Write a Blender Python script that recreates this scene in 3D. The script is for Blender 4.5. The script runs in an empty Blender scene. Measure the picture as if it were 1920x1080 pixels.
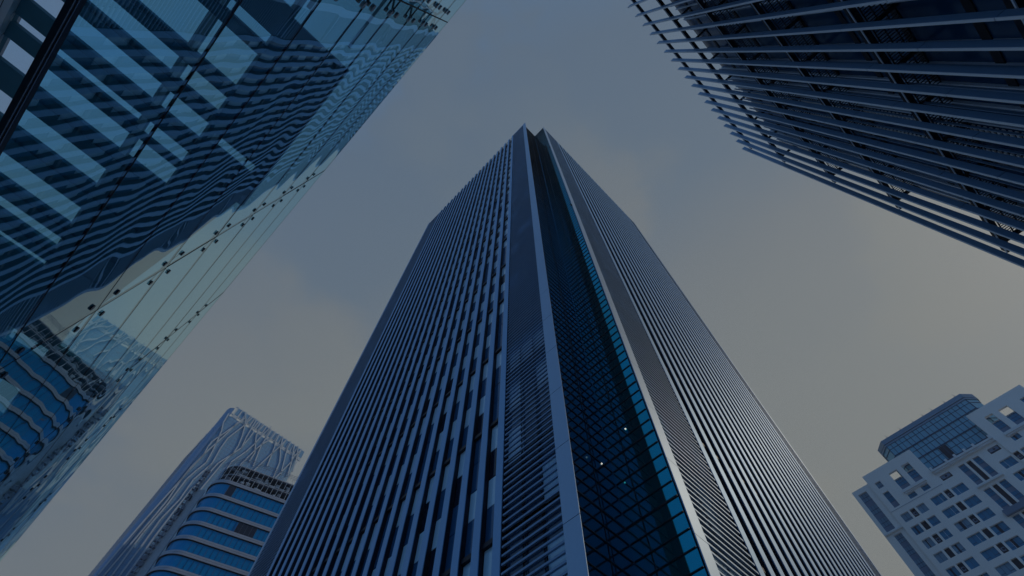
import bpy, math, random
from mathutils import Vector, Matrix
random.seed(7)
R = math.radians
CAMZ = 1.6
scene = bpy.context.scene

# ---------------------------------------------------------------- camera
cam_data = bpy.data.cameras.new("camera")
cam = bpy.data.objects.new("camera", cam_data)
scene.collection.objects.link(cam)
cam_data.sensor_width = 36.0
cam_data.lens = 18.0
cam_data.clip_start = 0.1
cam_data.clip_end = 6000.0
# rows: world X, Y, Z axes seen from the camera (right, down, forward)
M3 = ((0.9998729, 0.0159433, 0.0), (-0.01449889, 0.90928772, 0.41591542), (0.00663107, -0.41586255, 0.9094033))
rt = Vector((M3[0][0], M3[1][0], M3[2][0]))
up = -Vector((M3[0][1], M3[1][1], M3[2][1]))
bk = -Vector((M3[0][2], M3[1][2], M3[2][2]))
cam.matrix_world = Matrix(((rt.x, up.x, bk.x, 0), (rt.y, up.y, bk.y, 0), (rt.z, up.z, bk.z, CAMZ), (0, 0, 0, 1)))
scene.camera = cam

# ---------------------------------------------------------------- exposure, sky, sun
scene.view_settings.view_transform = 'Standard'
scene.view_settings.look = 'None'
scene.view_settings.gamma = 1.0
scene.view_settings.exposure = -1.15
SUN_AZ, SUN_EL = 84.0, 36.0

world = bpy.data.worlds.new("World")
scene.world = world
world.use_nodes = True
nt = world.node_tree
nt.nodes.clear()
N = nt.nodes.new
L = nt.links.new
out = N('ShaderNodeOutputWorld')
bg = N('ShaderNodeBackground')
bg.inputs['Strength'].default_value = 0.105
sky = N('ShaderNodeTexSky')
sky.sky_type = 'NISHITA'
sky.sun_disc = False
sky.sun_elevation = R(SUN_EL)
sky.sun_rotation = R(SUN_AZ)
sky.dust_density = 3.0
sky.air_density = 1.0
tc = N('ShaderNodeTexCoord')
# thin high overcast: pale and warm towards the sun, bluer away from it
dot = N('ShaderNodeVectorMath'); dot.operation = 'DOT_PRODUCT'
ga, ge = R(25.0), R(-22.0)
dot.inputs[1].default_value = (math.sin(ga) * math.cos(ge), math.cos(ga) * math.cos(ge), math.sin(ge))
L(tc.outputs['Generated'], dot.inputs[0])
ramp = N('ShaderNodeValToRGB')
mr = N('ShaderNodeMapRange')
mr.inputs['From Min'].default_value = -1.0
mr.inputs['From Max'].default_value = 1.0
cr = ramp.color_ramp
cr.elements[0].position = 0.0
cr.elements[0].color = (0.11, 0.40, 0.95, 1)
cr.elements[1].position = 1.0
cr.elements[1].color = (0.45, 0.47, 0.44, 1)
for pos, col in ((0.28, (0.16, 0.37, 0.72, 1)), (0.46, (0.235, 0.335, 0.47, 1)), (0.58, (0.27, 0.36, 0.465, 1)), (0.67, (0.35, 0.405, 0.45, 1)), (0.79, (0.41, 0.449, 0.452, 1))):
    e = cr.elements.new(pos); e.color = col
cl = N('ShaderNodeTexNoise')
cl.inputs['Scale'].default_value = 1.7
cl.inputs['Detail'].default_value = 6.0
cl.inputs['Roughness'].default_value = 0.55
mp = N('ShaderNodeMapping')
mp.inputs['Scale'].default_value = (1.0, 1.0, 2.2)
mp.inputs['Location'].default_value = (0.7, 0.2, 0.4)
L(tc.outputs['Generated'], mp.inputs['Vector'])
L(mp.outputs['Vector'], cl.inputs['Vector'])
# the cloud noise bends the veil's brightness a little
off = N('ShaderNodeMath'); off.operation = 'MULTIPLY_ADD'
off.inputs[1].default_value = 0.34
off.inputs[2].default_value = 0.12
L(cl.outputs['Fac'], off.inputs[0])
add = N('ShaderNodeMath'); add.operation = 'ADD'
c2 = N('ShaderNodeTexNoise')
c2.inputs['Scale'].default_value = 2.6; c2.inputs['Detail'].default_value = 8.0; c2.inputs['Roughness'].default_value = 0.5
m2 = N('ShaderNodeMapping'); m2.inputs['Location'].default_value = (2.3, 5.1, 0.9); m2.inputs['Scale'].default_value = (1, 1, 1.8)
L(tc.outputs['Generated'], m2.inputs['Vector']); L(m2.outputs['Vector'], c2.inputs['Vector'])
cm = N('ShaderNodeMapRange'); cm.interpolation_type = 'SMOOTHSTEP'
cm.inputs['From Min'].default_value = 0.48; cm.inputs['From Max'].default_value = 0.62
cm.inputs['To Min'].default_value = -0.04; cm.inputs['To Max'].default_value = 0.14
L(c2.outputs['Fac'], cm.inputs['Value'])
ad2 = N('ShaderNodeMath'); ad2.operation = 'ADD'
L(off.outputs[0], ad2.inputs[0]); L(cm.outputs['Result'], ad2.inputs[1])
L(dot.outputs['Value'], add.inputs[0]); L(ad2.outputs[0], add.inputs[1])
L(add.outputs[0], mr.inputs['Value'])
L(mr.outputs['Result'], ramp.inputs['Fac'])
scl = N('ShaderNodeVectorMath'); scl.operation = 'SCALE'
scl.inputs['Scale'].default_value = 10.0
L(ramp.outputs['Color'], scl.inputs[0])
mix = N('ShaderNodeMix'); mix.data_type = 'RGBA'
mix.inputs['Factor'].default_value = 0.93
L(sky.outputs['Color'], mix.inputs[6]); L(scl.outputs['Vector'], mix.inputs[7])
L(mix.outputs[2], bg.inputs['Color'])
L(bg.outputs['Background'], out.inputs['Surface'])

sun_data = bpy.data.lights.new("sun", 'SUN')
sun_data.energy = 1.5
sun_data.angle = R(0.6)
sun_data.color = (1.0, 0.84, 0.62)
sun = bpy.data.objects.new("sun", sun_data)
scene.collection.objects.link(sun)
sd = Vector((math.sin(R(SUN_AZ)) * math.cos(R(SUN_EL)), math.cos(R(SUN_AZ)) * math.cos(R(SUN_EL)), math.sin(R(SUN_EL))))
sun.rotation_euler = sd.to_track_quat('Z', 'Y').to_euler()
sun.location = (60, -20, 200)

# ---------------------------------------------------------------- materials
MATS = {}


def new_mat(name):
    m = bpy.data.materials.new(name)
    m.use_nodes = True
    MATS[name] = m
    return m, m.node_tree, m.node_tree.nodes['Principled BSDF']


def mat(name, col, rough=0.5, metal=0.0, var=0.12, scale=1.2, ior=1.5, bump=0.0, streak=False, spec=0.5):
    """plain procedural surface: base colour broken up by soft grime noise"""
    m, t, p = new_mat(name)
    p.inputs['Roughness'].default_value = rough
    p.inputs['Metallic'].default_value = metal
    p.inputs['IOR'].default_value = ior
    p.inputs['Specular IOR Level'].default_value = spec
    co = t.nodes.new('ShaderNodeTexCoord')
    mpn = t.nodes.new('ShaderNodeMapping')
    if streak:
        mpn.inputs['Scale'].default_value = (1, 1, 0.08)
    nz = t.nodes.new('ShaderNodeTexNoise')
    nz.inputs['Scale'].default_value = scale
    nz.inputs['Detail'].default_value = 5
    mx = t.nodes.new('ShaderNodeMix'); mx.data_type = 'RGBA'
    a = tuple(c * (1 - var) for c in col) + (1,)
    b = tuple(min(1, c * (1 + var)) for c in col) + (1,)
    mx.inputs[6].default_value = a
    mx.inputs[7].default_value = b
    t.links.new(co.outputs['Object'], mpn.inputs['Vector'])
    t.links.new(mpn.outputs['Vector'], nz.inputs['Vector'])
    t.links.new(nz.outputs['Fac'], mx.inputs['Factor'])
    t.links.new(mx.outputs[2], p.inputs['Base Color'])
    rr = t.nodes.new('ShaderNodeMapRange')
    rr.inputs['To Min'].default_value = max(0, rough - 0.06)
    rr.inputs['To Max'].default_value = min(1, rough + 0.06)
    t.links.new(nz.outputs['Fac'], rr.inputs['Value'])
    t.links.new(rr.outputs['Result'], p.inputs['Roughness'])
    if bump:
        bp = t.nodes.new('ShaderNodeBump')
        bp.inputs['Strength'].default_value = bump
        bp.inputs['Distance'].default_value = 0.02
        t.links.new(nz.outputs['Fac'], bp.inputs['Height'])
        t.links.new(bp.outputs['Normal'], p.inputs['Normal'])
    return m


def glass_mat(name, col, tint, rough=0.03, wave=0.02, metal=0.0, ior=1.6, wscale=0.5):
    """opaque coated curtain-wall glass: dark body, mirror-like sheet on top, faint waviness"""
    m, t, p = new_mat(name)
    p.inputs['Base Color'].default_value = (*col, 1)
    p.inputs['Roughness'].default_value = rough
    p.inputs['Metallic'].default_value = metal
    p.inputs['IOR'].default_value = ior
    p.inputs['Specular Tint'].default_value = (*tint, 1)
    co = t.nodes.new('ShaderNodeTexCoord')
    nz = t.nodes.new('ShaderNodeTexNoise')
    nz.inputs['Scale'].default_value = wscale
    nz.inputs['Detail'].default_value = 1.5
    t.links.new(co.outputs['Object'], nz.inputs['Vector'])
    bp = t.nodes.new('ShaderNodeBump')
    bp.inputs['Strength'].default_value = 1.0
    bp.inputs['Distance'].default_value = wave
    t.links.new(nz.outputs['Fac'], bp.inputs['Height'])
    t.links.new(bp.outputs['Normal'], p.inputs['Normal'])
    return m


def clear_glass(name, tint, ior=1.6, wave=0.006, wscale=0.9):
    """see-through sheet: Fresnel mix of a tinted view through and a mirror reflection"""
    m = bpy.data.materials.new(name)
    m.use_nodes = True
    MATS[name] = m
    t = m.node_tree
    t.nodes.clear()
    o = t.nodes.new('ShaderNodeOutputMaterial')
    fr = t.nodes.new('ShaderNodeFresnel'); fr.inputs['IOR'].default_value = ior
    tr = t.nodes.new('ShaderNodeBsdfTransparent'); tr.inputs['Color'].default_value = (*tint, 1)
    gl = t.nodes.new('ShaderNodeBsdfGlossy'); gl.inputs['Roughness'].default_value = 0.0
    gl.inputs['Color'].default_value = (0.82, 0.985, 0.985, 1)
    mx = t.nodes.new('ShaderNodeMixShader')
    co = t.nodes.new('ShaderNodeTexCoord')
    mpn = t.nodes.new('ShaderNodeMapping'); mpn.inputs['Scale'].default_value = (1, 0.55, 1.3)
    nz = t.nodes.new('ShaderNodeTexNoise')
    nz.inputs['Scale'].default_value = wscale
    nz.inputs['Detail'].default_value = 0.5
    bp = t.nodes.new('ShaderNodeBump')
    bp.inputs['Distance'].default_value = wave
    t.links.new(co.outputs['Object'], mpn.inputs['Vector'])
    t.links.new(mpn.outputs['Vector'], nz.inputs['Vector'])
    t.links.new(nz.outputs['Fac'], bp.inputs['Height'])
    t.links.new(bp.outputs['Normal'], gl.inputs['Normal'])
    ge_ = t.nodes.new('ShaderNodeNewGeometry')
    sb_ = t.nodes.new('ShaderNodeMath'); sb_.operation = 'SUBTRACT'; sb_.inputs[0].default_value = 1.0
    ml_ = t.nodes.new('ShaderNodeMath'); ml_.operation = 'MULTIPLY'
    t.links.new(ge_.outputs['Backfacing'], sb_.inputs[1])
    t.links.new(fr.outputs['Fac'], ml_.inputs[0]); t.links.new(sb_.outputs[0], ml_.inputs[1])
    # two panes of a laminate reflect together: 2F / (1 + F)
    d2_ = t.nodes.new('ShaderNodeMath'); d2_.operation = 'ADD'; d2_.inputs[1].default_value = 1.0
    n2_ = t.nodes.new('ShaderNodeMath'); n2_.operation = 'MULTIPLY'; n2_.inputs[1].default_value = 2.0
    q2_ = t.nodes.new('ShaderNodeMath'); q2_.operation = 'DIVIDE'
    t.links.new(ml_.outputs[0], d2_.inputs[0]); t.links.new(ml_.outputs[0], n2_.inputs[0])
    t.links.new(n2_.outputs[0], q2_.inputs[0]); t.links.new(d2_.outputs[0], q2_.inputs[1])
    t.links.new(q2_.outputs[0], mx.inputs['Fac'])
    t.links.new(tr.outputs[0], mx.inputs[1])
    t.links.new(gl.outputs[0], mx.inputs[2])
    t.links.new(mx.outputs[0], o.inputs['Surface'])
    return m


M = {}
M['panel'] = mat('brushed_aluminium_panel', (0.36, 0.50, 0.68), 0.5, 0.35, 0.07, 0.35, streak=True)
M['fin'] = mat('aluminium_fin', (0.22, 0.42, 0.68), 0.5, 0.3, 0.06, 0.5, streak=True)
M['blade'] = mat('louvre_blade_metal', (0.19, 0.32, 0.50), 0.5, 0.3, 0.08, 0.7)
M['recess'] = mat('recess_shade_metal', (0.006, 0.012, 0.03), 0.5, 0.0, 0.2, spec=0.2)
M['pane_sky'] = glass_mat('painted_sky_glass', (0.52, 0.74, 0.90), (0.7, 0.9, 1), 0.06, 0.004, ior=1.9)  # reflected sky is put into the pale body colour
M['spandrel'] = glass_mat('spandrel_glass', (0.02, 0.09, 0.20), (0.5, 0.75, 1), 0.12, 0.002, ior=1.55)
M['spandrel_dark'] = glass_mat('dark_spandrel_glass', (0.004, 0.012, 0.03), (0.5, 0.75, 1), 0.12, 0.002, ior=1.4)
M['louvre_back'] = glass_mat('glass_behind_louvres', (0.012, 0.04, 0.085), (0.5, 0.75, 1), 0.08, 0.004, ior=1.7)
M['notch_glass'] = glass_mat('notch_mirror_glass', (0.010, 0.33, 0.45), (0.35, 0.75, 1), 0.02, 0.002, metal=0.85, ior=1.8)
M['notch_glass_dimmed'] = glass_mat('dimmed_notch_glass', (0.004, 0.05, 0.10), (0.35, 0.75, 1), 0.03, 0.002, metal=0.45, ior=1.6)  # copy of the notch glass, darkened to dim what it mirrors
M['mullion_dark'] = mat('dark_mullion', (0.006, 0.010, 0.022), 0.4, 0.2, 0.15, spec=0.3)
M['clear'] = clear_glass('tinted_clear_glass', (0.63, 0.91, 0.98), 1.8, wave=0.005)
M['gasket'] = mat('black_gasket', (0.006, 0.006, 0.012), 0.6, 0, 0.2, spec=0.2)
M['steel'] = mat('polished_steel', (0.35, 0.38, 0.42), 0.25, 0.9, 0.05)
M['rail'] = mat('dark_bronze_rail', (0.012, 0.022, 0.035), 0.3, 0.5, 0.1)
M['roof_steel'] = mat('blue_painted_roof_steel', (0.05, 0.20, 0.27), 0.55, 0.0, 0.25, 2.5)
M['roof_frame'] = mat('grey_opening_frame', (0.5, 0.54, 0.58), 0.6, 0.0, 0.1, 3)
M['fascia'] = mat('grey_fascia_panel', (0.72, 0.74, 0.78), 0.5, 0.1, 0.08, 2)
M['dark_wall'] = mat('dark_inner_wall', (0.012, 0.028, 0.045), 0.6, 0.0, 0.3, 0.8)
M['r_fin'] = mat('blue_grey_fin', (0.15, 0.28, 0.46), 0.45, 0.2, 0.08, 0.8, streak=True)
M['r_cap'] = mat('bright_edge_metal', (0.62, 0.74, 0.88), 0.5, 0.2, 0.06, 0.8)
M['r_bar'] = mat('black_transom', (0.006, 0.008, 0.018), 0.5, 0.1, 0.2, spec=0.2)
M['r_glass'] = glass_mat('black_blue_glass', (0.006, 0.05, 0.13), (0.15, 0.35, 1), 0.12, 0.004, ior=1.25)
M['r_grate'] = mat('catwalk_grating', (0.010, 0.018, 0.035), 0.5, 0.4, 0.2)
M['sky_rung'] = mat('sky_gap_white', (0.85, 0.87, 0.88), 0.5, 0.0, 0.1)
M['rib'] = mat('white_metal_rib', (0.52, 0.60, 0.68), 0.45, 0.1, 0.06, 1.0)
M['l_glass'] = glass_mat('sky_blue_glass', (0.20, 0.38, 0.60), (0.6, 0.8, 1), 0.15, 0.01, ior=1.6)
M['l_line'] = mat('blue_floor_line', (0.24, 0.36, 0.55), 0.5, 0.1, 0.1)
M['c_glass'] = glass_mat('deep_blue_glass', (0.0, 0.24, 0.50), (0.25, 0.6, 1), 0.08, 0.006, metal=0.2, ior=1.6, wscale=0.25)
M['c_band'] = mat('pale_spandrel_band', (0.40, 0.44, 0.52), 0.5, 0.1, 0.12, 0.8)
M['c_line'] = mat('band_joint', (0.10, 0.12, 0.17), 0.5, 0.1, 0.12)
M['concrete'] = mat('raw_concrete', (0.42, 0.46, 0.52), 0.85, 0, 0.2, 0.9)
M['tube'] = mat('scaffold_tube', (0.22, 0.24, 0.30), 0.5, 0.5, 0.2)
M['netting'] = mat('pale_netting', (0.48, 0.55, 0.62), 0.8, 0, 0.15, 2)
M['w_wall'] = mat('pale_painted_render', (0.86, 0.88, 0.88), 0.8, 0, 0.05, 0.35, streak=True)
M['w_trim'] = mat('pale_trim', (0.74, 0.80, 0.85), 0.8, 0, 0.06)
M['w_line'] = mat('render_joint', (0.45, 0.52, 0.62), 0.8, 0, 0.05)
M['w_glass'] = glass_mat('window_blue_glass', (0.05, 0.23, 0.42), (0.5, 0.8, 1), 0.06, 0.01, ior=1.6, wscale=1.2)
M['w_curtain'] = glass_mat('curtained_window_glass', (0.22, 0.36, 0.50), (0.5, 0.8, 1), 0.12, 0.01, ior=1.5)
M['w_dark'] = mat('dark_recess', (0.006, 0.016, 0.045), 0.6, 0, 0.3)
M['w_frame'] = mat('window_frame', (0.035, 0.07, 0.15), 0.5, 0.2, 0.1)
M['w_grey'] = mat('grey_blue_panel', (0.17, 0.24, 0.36), 0.6, 0, 0.1)
M['d_glass'] = glass_mat('drum_glass', (0.20, 0.46, 0.62), (0.6, 0.85, 1), 0.08, 0.006, ior=1.7)
M['d_mull'] = mat('dark_blue_mullion', (0.02, 0.06, 0.14), 0.5, 0.1, 0.1)
M['d_roof'] = mat('blue_metal_parapet', (0.20, 0.30, 0.42), 0.5, 0.2, 0.1)
m, t_, p_ = new_mat('lit_downlight')
p_.inputs['Emission Color'].default_value = (1, 0.93, 0.8, 1)
p_.inputs['Emission Strength'].default_value = 1.6
M['lamp'] = m

# ---------------------------------------------------------------- mesh helpers
# the street grid: local x runs right-forward, local y runs left-forward, 43.8 degrees off the view
GRID = R(43.8)
COL = scene.collection


class MB:
    def __init__(self):
        self.v = []; self.f = []; self.m = []; self.mats = []

    def mi(self, key):
        if key not in self.mats:
            self.mats.append(key)
        return self.mats.index(key)

    def box(self, x0, x1, y0, y1, z0, z1, k):
        if x0 > x1: x0, x1 = x1, x0
        if y0 > y1: y0, y1 = y1, y0
        if z0 > z1: z0, z1 = z1, z0
        b = len(self.v)
        self.v += [(x0, y0, z0), (x1, y0, z0), (x1, y1, z0), (x0, y1, z0), (x0, y0, z1), (x1, y0, z1), (x1, y1, z1), (x0, y1, z1)]
        self.f += [(b, b + 3, b + 2, b + 1), (b + 4, b + 5, b + 6, b + 7), (b, b + 1, b + 5, b + 4), (b + 1, b + 2, b + 6, b + 5), (b + 2, b + 3, b + 7, b + 6), (b + 3, b, b + 4, b + 7)]
        i = self.mi(k)
        self.m += [i] * 6

    def prism(self, pts, z0, z1, k, closed_caps=True):
        """vertical prism over a counter-clockwise outline"""
        b = len(self.v); n = len(pts)
        self.v += [(p[0], p[1], z0) for p in pts] + [(p[0], p[1], z1) for p in pts]
        i = self.mi(k)
        for a in range(n):
            c = (a + 1) % n
            self.f.append((b + a, b + c, b + n + c, b + n + a)); self.m.append(i)
        self.f.append(tuple(b + a for a in reversed(range(n)))); self.m.append(i)
        self.f.append(tuple(b + n + a for a in range(n))); self.m.append(i)

    def beam(self, p, q, w, h, k, side=Vector((0, 1, 0))):
        """rectangular bar from p to q; h measured along side"""
        p = Vector(p); q = Vector(q)
        d = (q - p)
        if d.length < 1e-6: return
        d.normalize()
        s = (side - d * side.dot(d))
        if s.length < 1e-4:
            s = Vector((1, 0, 0)) - d * d.x
        s.normalize()
        u = d.cross(s)
        b = len(self.v)
        for c in (p, q):
            for (a, e) in ((-1, -1), (1, -1), (1, 1), (-1, 1)):
                self.v.append(tuple(c + u * (a * w / 2) + s * (e * h / 2)))
        self.f += [(b, b + 3, b + 2, b + 1), (b + 4, b + 5, b + 6, b + 7), (b, b + 1, b + 5, b + 4), (b + 1, b + 2, b + 6, b + 5), (b + 2, b + 3, b + 7, b + 6), (b + 3, b, b + 4, b + 7)]
        self.m += [self.mi(k)] * 6

    def disc(self, c, ax, r, th, k, n=14):
        """short cylinder, axis along unit vector ax"""
        c = Vector(c); ax = Vector(ax).normalized()
        a = ax.orthogonal().normalized(); e = ax.cross(a)
        b = len(self.v)
        for s in (-0.5, 0.5):
            for i in range(n):
                t = 2 * math.pi * i / n
                self.v.append(tuple(c + ax * (s * th) + (a * math.cos(t) + e * math.sin(t)) * r))
        i0 = self.mi(k)
        for i in range(n):
            j = (i + 1) % n
            self.f.append((b + i, b + j, b + n + j, b + n + i)); self.m.append(i0)
        self.f.append(tuple(b + i for i in reversed(range(n)))); self.m.append(i0)
        self.f.append(tuple(b + n + i for i in range(n))); self.m.append(i0)

    def build(self, name, parent=None, o=(0, 0, 0), label=None, rot=None):
        me = bpy.data.meshes.new(name)
        vs = [(a - o[0], b - o[1], c - o[2]) for a, b, c in self.v]
        me.from_pydata(vs, [], self.f)
        for k in self.mats:
            me.materials.append(M[k])
        me.polygons.foreach_set('material_index', self.m)
        me.update()
        ob = bpy.data.objects.new(name, me)
        COL.objects.link(ob)
        if parent is not None:
            ob.parent = parent
        if label:
            ob['label'] = label
        return ob


def thing(name, label, cat, gx, gy, rot=GRID, group=None):
    """Empty at the foot of a thing; gx, gy are in the rotated frame"""
    o = bpy.data.objects.new(name, None)
    COL.objects.link(o)
    c, s = math.cos(rot), math.sin(rot)
    o.location = (gx * c - gy * s, gx * s + gy * c, 0)
    o.rotation_euler = (0, 0, rot)
    o['label'] = label
    o['category'] = cat
    if group: o['group'] = group
    return o


Z = lambda z: z + CAMZ

# ---------------------------------------------------------------- ground
g = MB()
g.v = [(-4000, -4000, 0), (4000, -4000, 0), (4000, 4000, 0), (-4000, 4000, 0)]
g.f = [(0, 1, 2, 3)]
M['paving'] = mat('pale_paving', (0.34, 0.36, 0.38), 0.85, 0, 0.25, 0.3)
g.m = [g.mi('paving')]
gr = g.build('ground'); gr['kind'] = 'structure'

# ================================================================ central tower
O = (13.25, 7.3, 0)
tw = thing('office_tower', 'tallest dark blue tower in the centre with vertical fins and a notched corner', 'skyscraper', O[0], O[1])
TOP = Z(140.0)
XL, YR = 13.25, 7.3            # outer planes of the left and right wings
PIT = 8.45                     # two storeys
TZ0 = Z(16.36) - 2 * PIT       # first transom
XI, YI = 17.2, 10.3           # inner corner of the notch


def B(mb, name, parent=tw, label=None, o=O):
    return mb.build(name, parent, o, label)


b = MB()
pts = [(XL + 0.9, 10.9), (XI + 0.25, 10.9), (XI + 0.25, YR + 0.9), (56.6, YR + 0.9), (56.6, 48.0), (XL + 0.9, 48.0)]
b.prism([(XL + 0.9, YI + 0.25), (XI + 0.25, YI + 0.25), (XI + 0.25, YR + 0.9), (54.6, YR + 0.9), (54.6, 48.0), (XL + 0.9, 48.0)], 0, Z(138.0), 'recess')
B(b, 'core_wall')

# corner pillars
def joints(mb, x0, x1, y0, y1, step, z0, k='mullion_dark'):
    z = z0
    while z < TOP:
        mb.box(x0, x1, y0, y1, z - 0.012, z + 0.012, k)
        z += step

JP = 4.22
zj = Z(17.63 * 0.8235)
b = MB()
z = zj - 3 * JP
prev = 0.0
zs = [0.0]
while z < TOP:
    zs.append(z); z += JP
zs.append(TOP)
for a, c in zip(zs[:-1], zs[1:]):
    b.box(XL, XL + 0.02, 9.80, 10.70, a + 0.015, c - 0.015, 'panel')
b.box(XL + 0.025, XL + 0.05, 9.82, 10.66, 0, TOP - 0.2, 'mullion_dark')
B(b, 'corner_pillar')
b = MB()
for a, c in zip(zs[:-1], zs[1:]):
    b.box(17.3, 18.18, YR, YR + 0.05, a + 0.015, c - 0.015, 'panel')
b.box(17.32, 18.1, YR + 0.055, YR + 0.08, 0, TOP - 0.2, 'mullion_dark')
B(b, 'corner_pillar')

# notch glazing: two faces meeting at the inner corner
NT = Z(137.2)
b = MB()
b.box(XL + 0.09, XI, YI, YI + 0.2, 0, NT, 'notch_glass_dimmed')
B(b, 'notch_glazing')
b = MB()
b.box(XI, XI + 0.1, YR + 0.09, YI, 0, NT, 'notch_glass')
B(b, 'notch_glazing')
b = MB(); c_ = MB()
z = Z(13.05) - 0.847 * 16
k = 0
while z < NT:
    w = 0.05 if (k % 5) else 0.09
    b.box(XL + 0.12, XI - 0.05, YI - 0.045, YI - 0.003, z - w / 2, z + w / 2, 'mullion_dark')
    c_.box(XI - 0.045, XI - 0.003, YR + 0.10, YI - 0.05, z - w / 2, z + w / 2, 'mullion_dark')
    z += 0.847; k += 1
for f in (0.5,):
    x = XL + 0.6 + (XI - XL - 0.6) * f
    b.box(x - 0.015, x + 0.015, YI - 0.03, YI - 0.004, 0, NT, 'mullion_dark')
y = YR + 0.5 + (YI - YR - 0.5) * 0.62
c_.box(XI - 0.03, XI - 0.004, y - 0.015, y + 0.015, 0, NT, 'mullion_dark')
B(b, 'notch_transoms'); B(c_, 'notch_transoms')


def louvre(axis, a0, a1, plane, inward, ztop, pitch, name_seed, pale=0.25):
    """horizontal blade screen with a glazed wall behind it; axis 'y' = left wing, 'x' = right wing"""
    rnd = random.Random(name_seed)
    s = MB()
    z = Z(16.36) - 0.4225 * 40
    def bx(mb, u0, u1, d0, d1, z0, z1, k):
        if axis == 'y': mb.box(plane + d0, plane + d1, u0, u1, z0, z1, k)
        else: mb.box(u0, u1, plane + d0, plane + d1, z0, z1, k)
    while z < ztop - 0.2:
        bx(s, a0 + 0.02, a1 - 0.02, 0.03, 0.13, z - 0.05, z + 0.05, 'blade')
        z += pitch
    n = max(1, int(round((a1 - a0) / 1.35)))
    for i in range(1, n):
        u = a0 + (a1 - a0) * i / n
        bx(s, u - 0.03, u + 0.03, 0.16, 0.22, 0, ztop - 0.3, 'mullion_dark')
    B(s, 'louvre_screen')
    w = MB()
    fl = PIT / 2
    z = TZ0 - PIT
    while z < ztop - 0.3:
        for i in range(n):
            u0 = a0 + (a1 - a0) * i / n + 0.04
            u1 = a0 + (a1 - a0) * (i + 1) / n - 0.04
            z0, z1 = max(0.05, z + 0.2), min(z + fl - 0.03, ztop - 0.3)
            if z1 <= z0: continue
            zm = z0 + (z1 - z0) * 0.55
            r = rnd.random()
            bx(w, u0, u1, 0.32, 0.39, z0, zm, 'pane_sky' if r < pale else 'louvre_back')
            bx(w, u0, u1, 0.32, 0.39, zm + 0.04, z1, 'louvre_back' if r < 0.8 else 'spandrel_dark')
        z += fl
    B(w, 'screened_glazing')

louvre('y', 10.71, 14.25, XL, 1, Z(139.0), 0.4225, 11, 0.3)
louvre('x', 18.19, 22.55, YR, 1, Z(139.0), 0.4225, 12, 0.5)
louvre('y', 43.3, 48.0, XL, 1, Z(139.3), 0.4225, 13, 0.15)
louvre('x', 51.4, 54.3, YR, 1, Z(139.3), 0.4225, 14, 0.15)

# outer end caps and parapets
b = MB()
b.box(XL, XL + 0.5, 48.0, 48.5, 0, Z(139.9), 'panel'); B(b, 'end_pillar')
b = MB()
b.box(54.3, 54.75, YR, YR + 0.5, 0, Z(139.9), 'panel'); B(b, 'end_pillar')
b = MB()
b.box(XL + 0.01, XL + 0.6, 10.71, 14.2, Z(139.0), Z(139.8), 'panel'); B(b, 'parapet')
b = MB()
b.box(18.16, 54.3, YR + 0.02, YR + 0.6, Z(139.3), Z(140.0), 'panel'); B(b, 'parapet')
b = MB()
b.box(XL + 0.62, XL + 1.2, 14.3, 48.0, Z(138.0), Z(138.9), 'panel'); B(b, 'parapet')


def wing(axis, a0, a1, plane, n, seed):
    rnd = random.Random(seed)
    pitch = (a1 - a0) / n
    def bx(mb, u0, u1, d0, d1, z0, z1, k):
        if axis == 'y': mb.box(plane + d0, plane + d1, u0, u1, z0, z1, k)
        else: mb.box(u0, u1, plane + d0, plane + d1, z0, z1, k)
    fw = pitch * (0.36 if axis == 'y' else 0.42)
    for i in range(n + 1):
        u = a0 + pitch * i
        f = MB()
        zt = Z(139.9) if axis == 'y' else Z(139.29)
        bx(f, u - fw / 2, u + fw / 2, 0.0, 0.05, 0, zt, 'fin')
        bx(f, u - fw / 2 + 0.015, u + fw / 2 - 0.015, 0.051, 0.32, 0, zt - 0.02, 'recess')  # fin sides coloured near black to hold their shadow
        B(f, 'fin')
    for i in range(n):
        u0 = a0 + pitch * i + fw / 2
        u1 = a0 + pitch * (i + 1) - fw / 2
        w = MB()
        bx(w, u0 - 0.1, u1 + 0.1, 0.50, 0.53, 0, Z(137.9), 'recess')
        z = TZ0 - PIT * 0
        k = 0
        while z < Z(136):
            for h in range(2):
                zb = z + h * PIT / 2
                ze = zb + PIT / 2
                zz = zb + 0.25 if h == 0 else zb + 0.04
                zm = zz + 2.05
                q = rnd.random()
                bx(w, u0 + 0.02, u1 - 0.02, 0.33, 0.48, max(0, zz), zm, 'spandrel' if q > 0.07 else 'spandrel_dark')
                q = rnd.random()
                bx(w, u0 + 0.02, u1 - 0.02, 0.33, 0.48, zm + 0.04, min(ze - 0.04, Z(137.8)), 'pane_sky' if q > 0.12 else 'spandrel')
            bx(w, u0, u1, 0.14, 0.49, z - 0.10, z + 0.16, 'mullion_dark')
            z += PIT
        B(w, 'window_bay')

wing('y', 14.55, 43.0, XL, 20, 21)
wing('x', 22.9, 51.1, YR, 20, 22)

# a few ceiling downlights showing through the notch glass and low bays
for (x, y, z) in ((XI - 0.02, 8.9, Z(22.0)), (XI - 0.9, YI - 0.02, Z(19.8)), (XL + 0.68, 21.0, Z(19.0)), (XL + 0.68, 23.9, Z(20.0))):
    b = MB(); b.box(x - 0.035, x + 0.035, y - 0.035, y + 0.035, z - 0.03, z + 0.03, 'lamp')
    B(b, 'downlight')

# rope-access brackets on the right pillar's edge
for z in (Z(63), Z(107)):
    b = MB()
    b.box(17.15, 17.28, YR - 0.02, YR + 0.2, z, z + 0.35, 'gasket')
    b.box(17.0, 17.149, YR + 0.02, YR + 0.1, z + 0.1, z + 0.2, 'gasket')
    B(b, 'bracket')

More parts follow.
